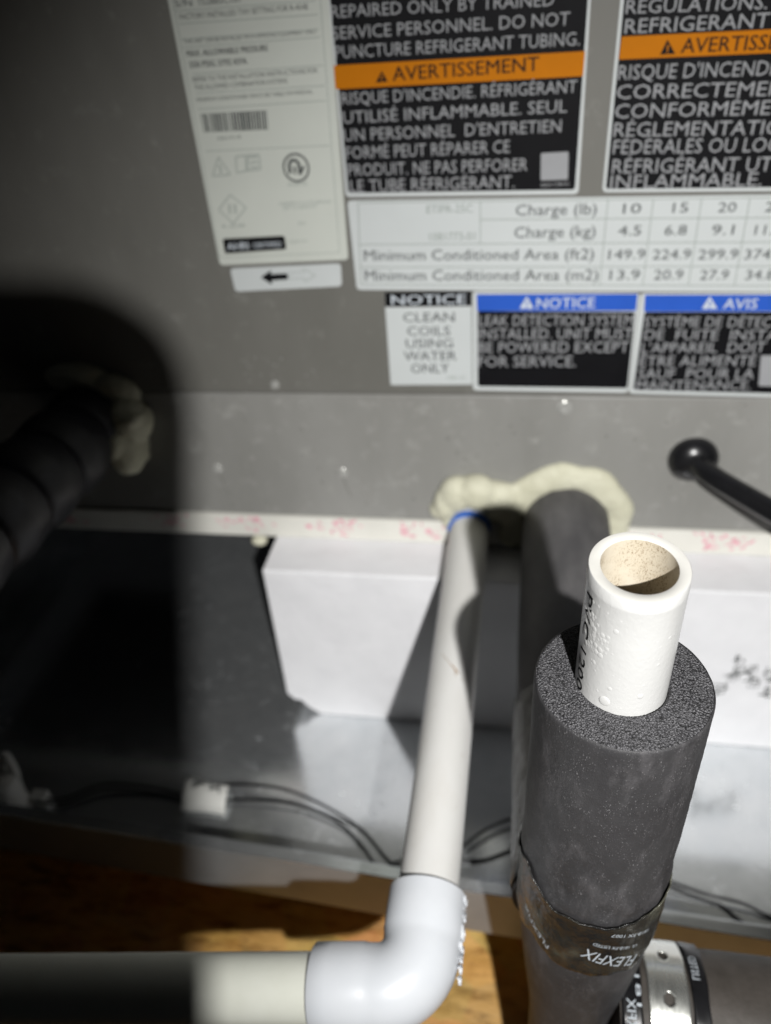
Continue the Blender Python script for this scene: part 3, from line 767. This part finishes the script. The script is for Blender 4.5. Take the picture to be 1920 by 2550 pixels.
# the white stub: outer wall, cut rim, inner wall
ZS = -133.2; SX, SY = 35.4, 164.6
def tiltz(x, y): return ZS - (y - SY) * .0 
st = MB(); SEG = 128
def ringpts(r, z, sl=0.0): return [(SX + r * math.cos(math.tau * k / SEG), SY + r * math.sin(math.tau * k / SEG), z + sl * r * math.sin(math.tau * k / SEG)) for k in range(SEG)]
SL = .11
def loft(mb, rings):
    V = [p for rr in rings for p in rr]; F = []
    for i in range(len(rings) - 1):
        for k in range(SEG):
            a = i * SEG + k; b2 = i * SEG + (k + 1) % SEG; F.append((a, b2, b2 + SEG, a + SEG))
    return mb.add(V, F)
stub = loft(MB(), [ringpts(13.35, -200), ringpts(13.35, -178), ringpts(13.35, -150), ringpts(13.35, ZS - 4.4, SL * .6), ringpts(13.40, ZS - 3.6, SL), ringpts(13.3, ZS - 3.2, SL), ringpts(13.28, ZS - .25, SL), ringpts(13.1, ZS - .02, SL)]).build('pipe_stub', 'pvc_stub', ins, smooth=True, angle=60)
loft(MB(), [ringpts(13.1, ZS - .02, SL), ringpts(13.0, ZS, SL), ringpts(10.3, ZS, SL), ringpts(10.15, ZS - .15, SL)]).build('cut_rim', 'pvc_cut', stub, smooth=True)
loft(MB(), [ringpts(10.15, ZS - .15, SL)] + [ringpts(10.1, ZS - 4 - 6 * k) for k in range(12)]).build('inner_wall', 'pvc_inside', stub, smooth=True)
# printed characters down the stub's left side
def cyl_text(s, cx, cy, r, a_c, z_top, z_bot, h, bold=0, flip=False):
    v, f = text_mesh(s, bold); out = []
    for u, w in v:
        if flip: u, w = 1 - u, 1 - w
        z = z_top + (z_bot - z_top) * u; a = a_c + (w - .5) * h / r
        out.append((cx + r * math.cos(a), cy + r * math.sin(a), z))
    return out, f
m = MB(); v, f = cyl_text('PVC 1200', SX, SY, 13.50, math.radians(201), -140, -177, 3.7, .02); m.add(v, f); m.build('lettering', 'print_black', stub, fix=False)
# condensation beads on the stub
dm = MB(); rnd = random.Random(9)
def drop(a, z, r, flat=.5, R0=13.3, sag=1.15):
    n0 = Vector((math.cos(a), math.sin(a), 0)); t = Vector((-math.sin(a), math.cos(a), 0)); up = Vector((0, 0, 1)); c0 = Vector((SX, SY, z)) + n0 * R0
    V = []; F = []; S, Q = 12, 5
    for i in range(Q + 1):
        th = math.pi / 2 * i / Q
        for k in range(S):
            p = math.tau * k / S
            V.append(tuple(c0 + t * (r * math.cos(p) * math.cos(th)) + up * (r * sag * math.sin(p) * math.cos(th)) + n0 * (r * flat * math.sin(th))))
    for i in range(Q):
        for k in range(S):
            F.append((i * S + k, i * S + (k + 1) % S, i * S + S + (k + 1) % S, i * S + S + k))
    dm.add(V, F)
for k in range(150):
    drop(math.radians(rnd.gauss(214, 13)), rnd.gauss(-152.5, 4.5), rnd.choice((.35, .45, .55, .8, 1.1)) * rnd.uniform(.5, .9), .17)
for k in range(150):
    drop(math.radians(rnd.uniform(188, 352)), rnd.uniform(-176, -141), rnd.choice((.18, .22, .3, .4, .55)) * rnd.uniform(.5, .9), .16)
for a, z, r in ((243, -173.6, 1.7), (284, -169.5, .95), (247, -168, .7), (225, -164, .45), (206, -170, .5), (232, -171, .5), (300, -158, .6), (310, -149, .6)): drop(math.radians(a), z, r, .2)
tag(dm.build('water_droplets', 'bead_white', stub, smooth=True, fix=False), kind='stuff')
# printed tape round the riser
N = 260; V = []; F = []
ZR = 26
for j in range(ZR + 1):
    for k in range(N):
        a = math.tau * k / N; t = j / ZR
        deg = math.degrees(a) % 360
        top = -270 + .8 * noise.noise(Vector((math.cos(a) * 9, math.sin(a) * 9, 4))) + 1.8 * noise.noise(Vector((math.cos(a) * 2, math.sin(a) * 2, 1))) + (9 if False else 0)
        top += 10 * max(0, 1 - abs(deg - 200) / 34) + 5 * max(0, 1 - abs(deg - 335) / 40)
        bot = -305.5 + 2.2 * noise.noise(Vector((math.cos(a) * 2.4, math.sin(a) * 2.4, 8))) + 5 * max(0, 1 - abs(deg - 215) / 30) + 5 * max(0, 1 - abs(deg - 325) / 30)
        z = top + (bot - top) * t
        r = 26.2 + .7 * noise.noise(Vector((math.cos(a) * 5, math.sin(a) * 5, z * .10))) + .35 * abs(noise.noise(Vector((math.cos(a) * 13 + z * .1, math.sin(a) * 13, z * .16)))) + (.5 if j in (0, ZR) else 0) * 0 + 1.0 * max(0, .12 - t) / .12 * .5
        V.append((RX + r * math.cos(a), RY + r * math.sin(a), z))
for j in range(ZR):
    for k in range(N): a = j * N + k; b2 = j * N + (k + 1) % N; F.append((a, b2, b2 + N, a + N))
tape = MB().add(V, F).build('printed_tape', 'printed_tape', ins, smooth=True)
sd = tape.modifiers.new('thickness', 'SOLIDIFY'); sd.thickness = .0004; sd.offset = 1
def ring_text(mb, s, a0, a1, zb0, zb1, h, r, bold=0, slant=.25):    # upside-down slanted print round the tape
    v, f = text_mesh(s, bold); out = []
    for u, w in v:
        uu = u - 0; a = a0 + (a1 - a0) * (uu) - slant * w * h / r
        z = zb0 + (zb1 - zb0) * u - w * h
        out.append((RX + r * math.cos(math.radians(0) + a), RY + r * math.sin(a), z))
    mb.add(out, f)
for args in (('FLEXFIX', 306, 264, -295.0, -285.0, 6.2, .35), ('UL 181B-FX LISTED', 303, 268, -286, -280.0, 1.9, .2), ('181B-FX 1007', 312, 280, -279.5, -273.5, 1.9, .2), ('FLEXFIX', 236, 208, -296.0, -286.0, 3.0, .2)):
    m = MB(); ring_text(m, args[0], math.radians(args[1]), math.radians(args[2]), args[3], args[4], args[5], 27.25, 0, args[6]); m.build('lettering', 'print_bright', tape, fix=False)
# rear sleeve running back to the cabinet
rp = [Vector((39.5, 440, -312)), Vector((39, 400, -312)), Vector((37.5, 330, -313)), Vector((36.5, 260, -315)), Vector((36, 200, -318)), Vector((36, 172, -320))]
def jr(i, a): return .5 * noise.noise(Vector((math.cos(a) * 1.5, math.sin(a) * 1.5, i * .12)))
MB().tube(spline(rp, 10), 28.5, 72, True, 0, jr).build('rear_sleeve', 'foam_rear', ins, smooth=True, angle=50)
# wrinkled clear film round the rear sleeve near the riser
V = []; F = []; N = 90; K = 14
for i in range(K + 1):
    y = 268 - 92 * i / K
    for k in range(N):
        a = math.tau * k / N; r = 29.3 + .5 * noise.noise(Vector((math.cos(a) * 4, math.sin(a) * 4, y * .08)))
        V.append((36.3 + r * math.cos(a), y + 3 * noise.noise(Vector((math.cos(a) * 2, math.sin(a) * 2, i))) * (i in (0, K)), -316 - (268 - y) * .03 + r * math.sin(a)))
for i in range(K):
    for k in range(N): a = i * N + k; b2 = i * N + (k + 1) % N; F.append((a, b2, b2 + N, a + N))
sf = MB().add(V, F).build('clear_film', 'clear_film', ins, smooth=True); sd = sf.modifiers.new('thickness', 'SOLIDIFY'); sd.thickness = .0002; sd.offset = 1

# branch to the right
br = thing('insulated_branch', 'brownish black insulated pipe leaving to the right under the strap', 'insulated pipe', (140, 161, -487))
BY, BZ = 161, -386
def jb(i, a): return .6 * noise.noise(Vector((math.cos(a) * 1.8, math.sin(a) * 1.8, i * .3)))
MB().tube([(x, BY, BZ) for x in range(54, 400, 6)], 28, 72, True, 0, jb).build('foam_sleeve', 'foam_brown', br, smooth=True, angle=50)
def band(x0, x1, r, mat, name, parent, wob=.25, seg=96):
    q = MB(); V = []; F = []; K = 6
    for i in range(K + 1):
        for k in range(seg):
            a = math.tau * k / seg; x = x0 + (x1 - x0) * i / K + .8 * noise.noise(Vector((math.cos(a) * 2, math.sin(a) * 2, i)))
            rr = r + wob * noise.noise(Vector((math.cos(a) * 4, math.sin(a) * 4, x * .2))); V.append((x, BY + rr * math.cos(a), BZ + rr * math.sin(a)))
    for i in range(K):
        for k in range(seg): a = i * seg + k; b2 = i * seg + (k + 1) % seg; F.append((a, b2, b2 + seg, a + seg))
    o = q.add(V, F).build(name, mat, parent, smooth=True); sd = o.modifiers.new('thickness', 'SOLIDIFY'); sd.thickness = .0005; sd.offset = 1
    return o
t1 = band(83.4, 90.4, 28.9, 'black_tape', 'printed_tape', br, .5)
t2 = band(54.5, 63.2, 28.9, 'black_tape', 'printed_tape', br, .5)
def branch_text(s, x, a0, a1, h, r=30.0):
    v, f = text_mesh(s, .02); out = []
    for u, w in v:
        a = a0 + (a1 - a0) * u; out.append((x + h * w, BY + r * math.cos(a), BZ + r * math.sin(a)))
    return out, f
m = MB(); v, f = branch_text('LISTED', 84.6, math.radians(84), math.radians(62), 3.0); m.add(v, f); m.build('lettering', 'print_bright', t1, fix=False); m = MB(); v, f = branch_text('181B-FX', 85, math.radians(150), math.radians(118), 3.0); m.add(v, f)
m.build('lettering', 'print_bright', t1, fix=False)
m = MB(); v, f = branch_text('FLEXFIX', 56.5, math.radians(140), math.radians(104), 3.6); m.add(v, f); m.build('lettering', 'print_bright', t2, fix=False); m = MB(); v, f = branch_text('UL 181', 60.5, math.radians(142), math.radians(86), 2.0); m.add(v, f)
m.build('lettering', 'print_bright', t2, fix=False)

# perforated strap: band with real holes
strap = thing('perforated_strap', 'shiny perforated metal strap around the right insulated pipe', 'strap', (74, 161, -416))
SXA, SXB, SR = 65.8, 82.2, 28.8
holes = [math.radians(d) for d in (27, 64, 101, 132, 163, 194, 225, 256, 287, 318, 349)]
NA, NXs = 360, 24; V = []; F = []
for i in range(NXs + 1):
    x = SXA + (SXB - SXA) * i / NXs
    for k in range(NA):
        a = math.tau * k / NA; rr = SR + .25 * noise.noise(Vector((math.cos(a) * 3, math.sin(a) * 3, 2)))
        V.append((x, BY + rr * math.cos(a), BZ + rr * math.sin(a)))
for i in range(NXs):
    for k in range(NA):
        xm = SXA + (SXB - SXA) * (i + .5) / NXs - (SXA + SXB) / 2; am = math.tau * (k + .5) / NA
        if any((xm / 2.4) ** 2 + (((am - h0 + math.pi) % math.tau - math.pi) * SR / 2.4) ** 2 < 1 for h0 in holes): continue
        a = i * NA + k; b2 = i * NA + (k + 1) % NA; F.append((a, b2, b2 + NA, a + NA))
so = MB().add(V, F).build('band', 'strap_metal', strap, smooth=True); sd = so.modifiers.new('thickness', 'SOLIDIFY'); sd.thickness = .0007; sd.offset = 1
sd.use_quality_normals = True

# ------------------------------------------------------------------ dark ribbed hose at left, grommet and cable at right
hs = thing('ribbed_hose', 'thick black ribbed hose coming out of the cabinet in shadow', 'hose', (-260, 340, -264))
path = []; rad = []
y = 438
while y > 60:
    t = (438 - y) / 38; ph = t % 1
    path.append((-280 - (438 - y) * .02, y, -240 + (438 - y) * .035)); rad.append(25 + 4.2 * (1 - abs(2 * ph - 1)) ** .5); y -= 2
MB().tube(path, rad, 64).build('hose_wall', 'hose_black', hs, smooth=True, angle=60)

gc = thing('black_cable', 'glossy black cable leaving the cabinet through a round grommet', 'cable', (114, 425, -275))
q = MB(); rings = []
for rr, d in ((15, 0), (15.2, 1.5), (14.6, 4), (12.5, 7), (9.5, 9), (7.2, 10.2)): rings.append((rr, d))
V = []; F = []
for rr, d in rings:
    for k in range(40): V.append((114 + rr * math.cos(math.tau * k / 40), 431.5 - d, -261 + rr * math.sin(math.tau * k / 40)))
for i in range(len(rings) - 1):
    for k in range(40): a = i * 40 + k; b2 = i * 40 + (k + 1) % 40; F.append((a, b2, b2 + 40, a + 40))
F.append(tuple(range((len(rings) - 1) * 40, len(rings) * 40)))
q.add(V, F).build('grommet', 'rubber_black', gc, smooth=True)
MB().tube(spline([(114, 432, -261), (116, 424, -261), (124, 412, -263), (138, 398, -265.5), (152, 384, -267.5), (190, 346, -272), (240, 300, -280), (330, 230, -300), (430, 190, -330)], 6), 6.6, 28).build('cable', 'rubber_black', gc, smooth=True)
m = MB()
for p, r in (((117, 420.8, -253), 1.3), ((113, 421.5, -255), 1.1), ((107, 424, -262), 1.1), ((139, 394, -258.5), .8), ((151, 382, -261), 1.0), ((156, 377.5, -262), .9)): m.ball(p, r, 12, 8)
tag(m.build('water_droplets', 'bead_black', gc, smooth=True), kind='stuff')

# ------------------------------------------------------------------ wires in the pan
def wire(pts, label, r=1.0):
    o = MB().tube(spline([(x, y, z) for x, y, z in pts], 8), r, 8).build('wire', 'wire_black', None, smooth=True)
    tag(o, label, 'wire', 'black wires lying in the pan'); return o
zf = -482.9
wire([(-338, 290, -476), (-313, 293.2, -479), (-287.9, 307, -477), (-250.7, 309.1, -479), (-220.9, 306, -479), (-197.2, 316, -479), (-173, 317.2, -477), (-148.3, 315.4, -477), (-119.7, 307, -479), (-91.4, 294.4, zf), (-64.4, 271.1, zf), (-45.6, 281.6, zf), (-34.3, 276, zf), (-14.3, 293.8, -478), (-1.3, 304.1, -478), (14.9, 311.2, -479), (44.4, 309, zf), (84.1, 287.6, zf), (103.3, 282.2, zf), (130.5, 272.4, -480), (151.1, 269, -480), (174.6, 262, zf), (230, 255, zf)], 'black wire in the pan, the farther one with the white tag')
wire([(-330, 286, -475), (-310, 290.5, -480), (-287, 303.8, -479), (-250.7, 306, -481), (-220, 303.5, -481), (-193.7, 305.7, -481), (-167.1, 307.5, -480), (-140.1, 306.4, -480), (-109, 297.1, -481), (-89.4, 282.6, zf), (-74.7, 267.7, zf), (-63.3, 272.6, -480.5), (-34.7, 278, -480.5), (-8.4, 281.2, zf), (15, 291.7, zf), (43.8, 294.3, zf), (83.6, 282.1, -480), (102.5, 276.3, -480), (130.5, 269.8, zf), (139.2, 267.7, zf), (157.2, 255.2, zf), (205, 247, zf)], 'black wire in the pan, the nearer one with the sharp kink')
tg = thing('wire_tag', 'white folded paper tag on the wires with a dark arrow mark', 'tag', (-207, 309, -483))
q = MB(); V = []; F = []
for i in range(9):
    t = i / 8; x = -224 + 33 * t
    for (yy, zz) in ((294 + 1.0 * math.sin(t * 3), -481.5), (302, -475.6 + .8 * math.sin(t * 4)), (313, -474.4), (321 - 6 * t, -478.5 - 2.4 * t)): V.append((x + (yy - 300) * -.12, yy, zz))
for i in range(8):
    for k in range(3): a = i * 4 + k; F.append((a, a + 1, a + 5, a + 4))
pt = q.add(V, F).build('paper', 'white_plastic', tg, smooth=True); sd = pt.modifiers.new('thickness', 'SOLIDIFY'); sd.thickness = .0005
m = MB()
for a, b2 in (((-220, 311), (-212, 313)), ((-218, 308), (-211, 313)), ((-219, 314), (-209, 312)), ((-206, 313), (-202, 308)), ((-200, 312), (-197, 306)), ((-205, 308), (-198, 311))):
    P0 = Vector(a); P1 = Vector(b2); d = (P1 - P0).normalized(); nn = Vector((-d.y, d.x)) * .7
    m.add([(P0.x + nn.x, P0.y + nn.y, -473.3), (P0.x - nn.x, P0.y - nn.y, -473.3), (P1.x - nn.x, P1.y - nn.y, -473.3), (P1.x + nn.x, P1.y + nn.y, -473.3)], [(0, 1, 2, 3)])
m.build('arrow_mark', 'print_dark', pt, fix=False)
fs = thing('float_switch', 'small white plastic float switch at the left end of the wires', 'float switch', (-345, 285, -484))
MB().lathe([(0.1, -483.8), (11, -483.8), (11.5, -480), (10, -464), (8.5, -452), (4, -450), (.1, -450)], -347, 284, 32).build('body', 'white_plastic', fs, smooth=True, angle=40)
MB().tube(spline([(-352, 292, -462), (-353, 296, -448), (-349, 298, -440), (-344, 295, -448), (-340, 290, -466)], 5), [1.6] * 3 + [3.0] * 15 + [1.8] * 3, 12).build('clip', 'white_plastic', fs, smooth=True)
MB().box(-337, -325, 287, 296, -483.8, -474).build('connector', 'white_plastic', fs, bevel=1)
# crumb of sealant on the pan edge
cr = MB(); cr.ball((-180, 430, -338.6), (6, 5, 4), 14, 9)
o = cr.build('sealant_crumb', 'sealant', None, smooth=True)
for vtx in o.data.vertices: vtx.co += Vector((1, 1, 1)) * .0016 * noise.noise(vtx.co * 180)
tag(o, 'small cream crumb of sealant at the dark gap beside the block', 'crumb')

# ------------------------------------------------------------------ behind the viewpoint: the phone that takes the picture and the hand lamp
Rr, Rd, Rf = (Vector([R[k][c] for k in range(3)]) for c in range(3))
phone = thing('phone', 'black phone held upright at the viewpoint, outside the picture', 'phone', tuple(Rd * 140 - Rf * 6))
PR, PT = 9.4, -22.6
q = round_poly([(-64.5, PT), (PR, PT), (PR + 2.2, 140), (-64.5, 140)], 24, 10); n = len(q)
V = [tuple(Rr * u + Rd * v - Rf * 1.6) for u, v in q] + [tuple(Rr * u + Rd * v - Rf * 9.6) for u, v in q]
MB().add(V, [tuple(range(n)), tuple(range(2 * n - 1, n - 1, -1))] + [(i, (i + 1) % n, (i + 1) % n + n, i + n) for i in range(n)]).build('phone_body', 'hood_black', phone, bevel=1.2)
V = [tuple(Rr * (u * .95 - 1.4) + Rd * (v * .955 + 2.6) - Rf * 9.65) for u, v in q]
MB().add(V, [tuple(range(n))]).build('screen', 'rubber_black', phone, fix=False)
lamp = thing('hand_lamp', 'small black hand lamp held behind the viewpoint', 'lamp', (77, -150, 50))
ax = (Vector((80, 430, -270)) - Vector(LIGHT)).normalized(); Lv = Vector(LIGHT)
MB().tube([Lv - ax * d for d in (7, 9, 22, 30, 34, 90, 92)], [11, 12.5, 12.5, 10, 9, 9, 7], 40).build('lamp_body', 'hood_black', lamp, smooth=True, angle=40)
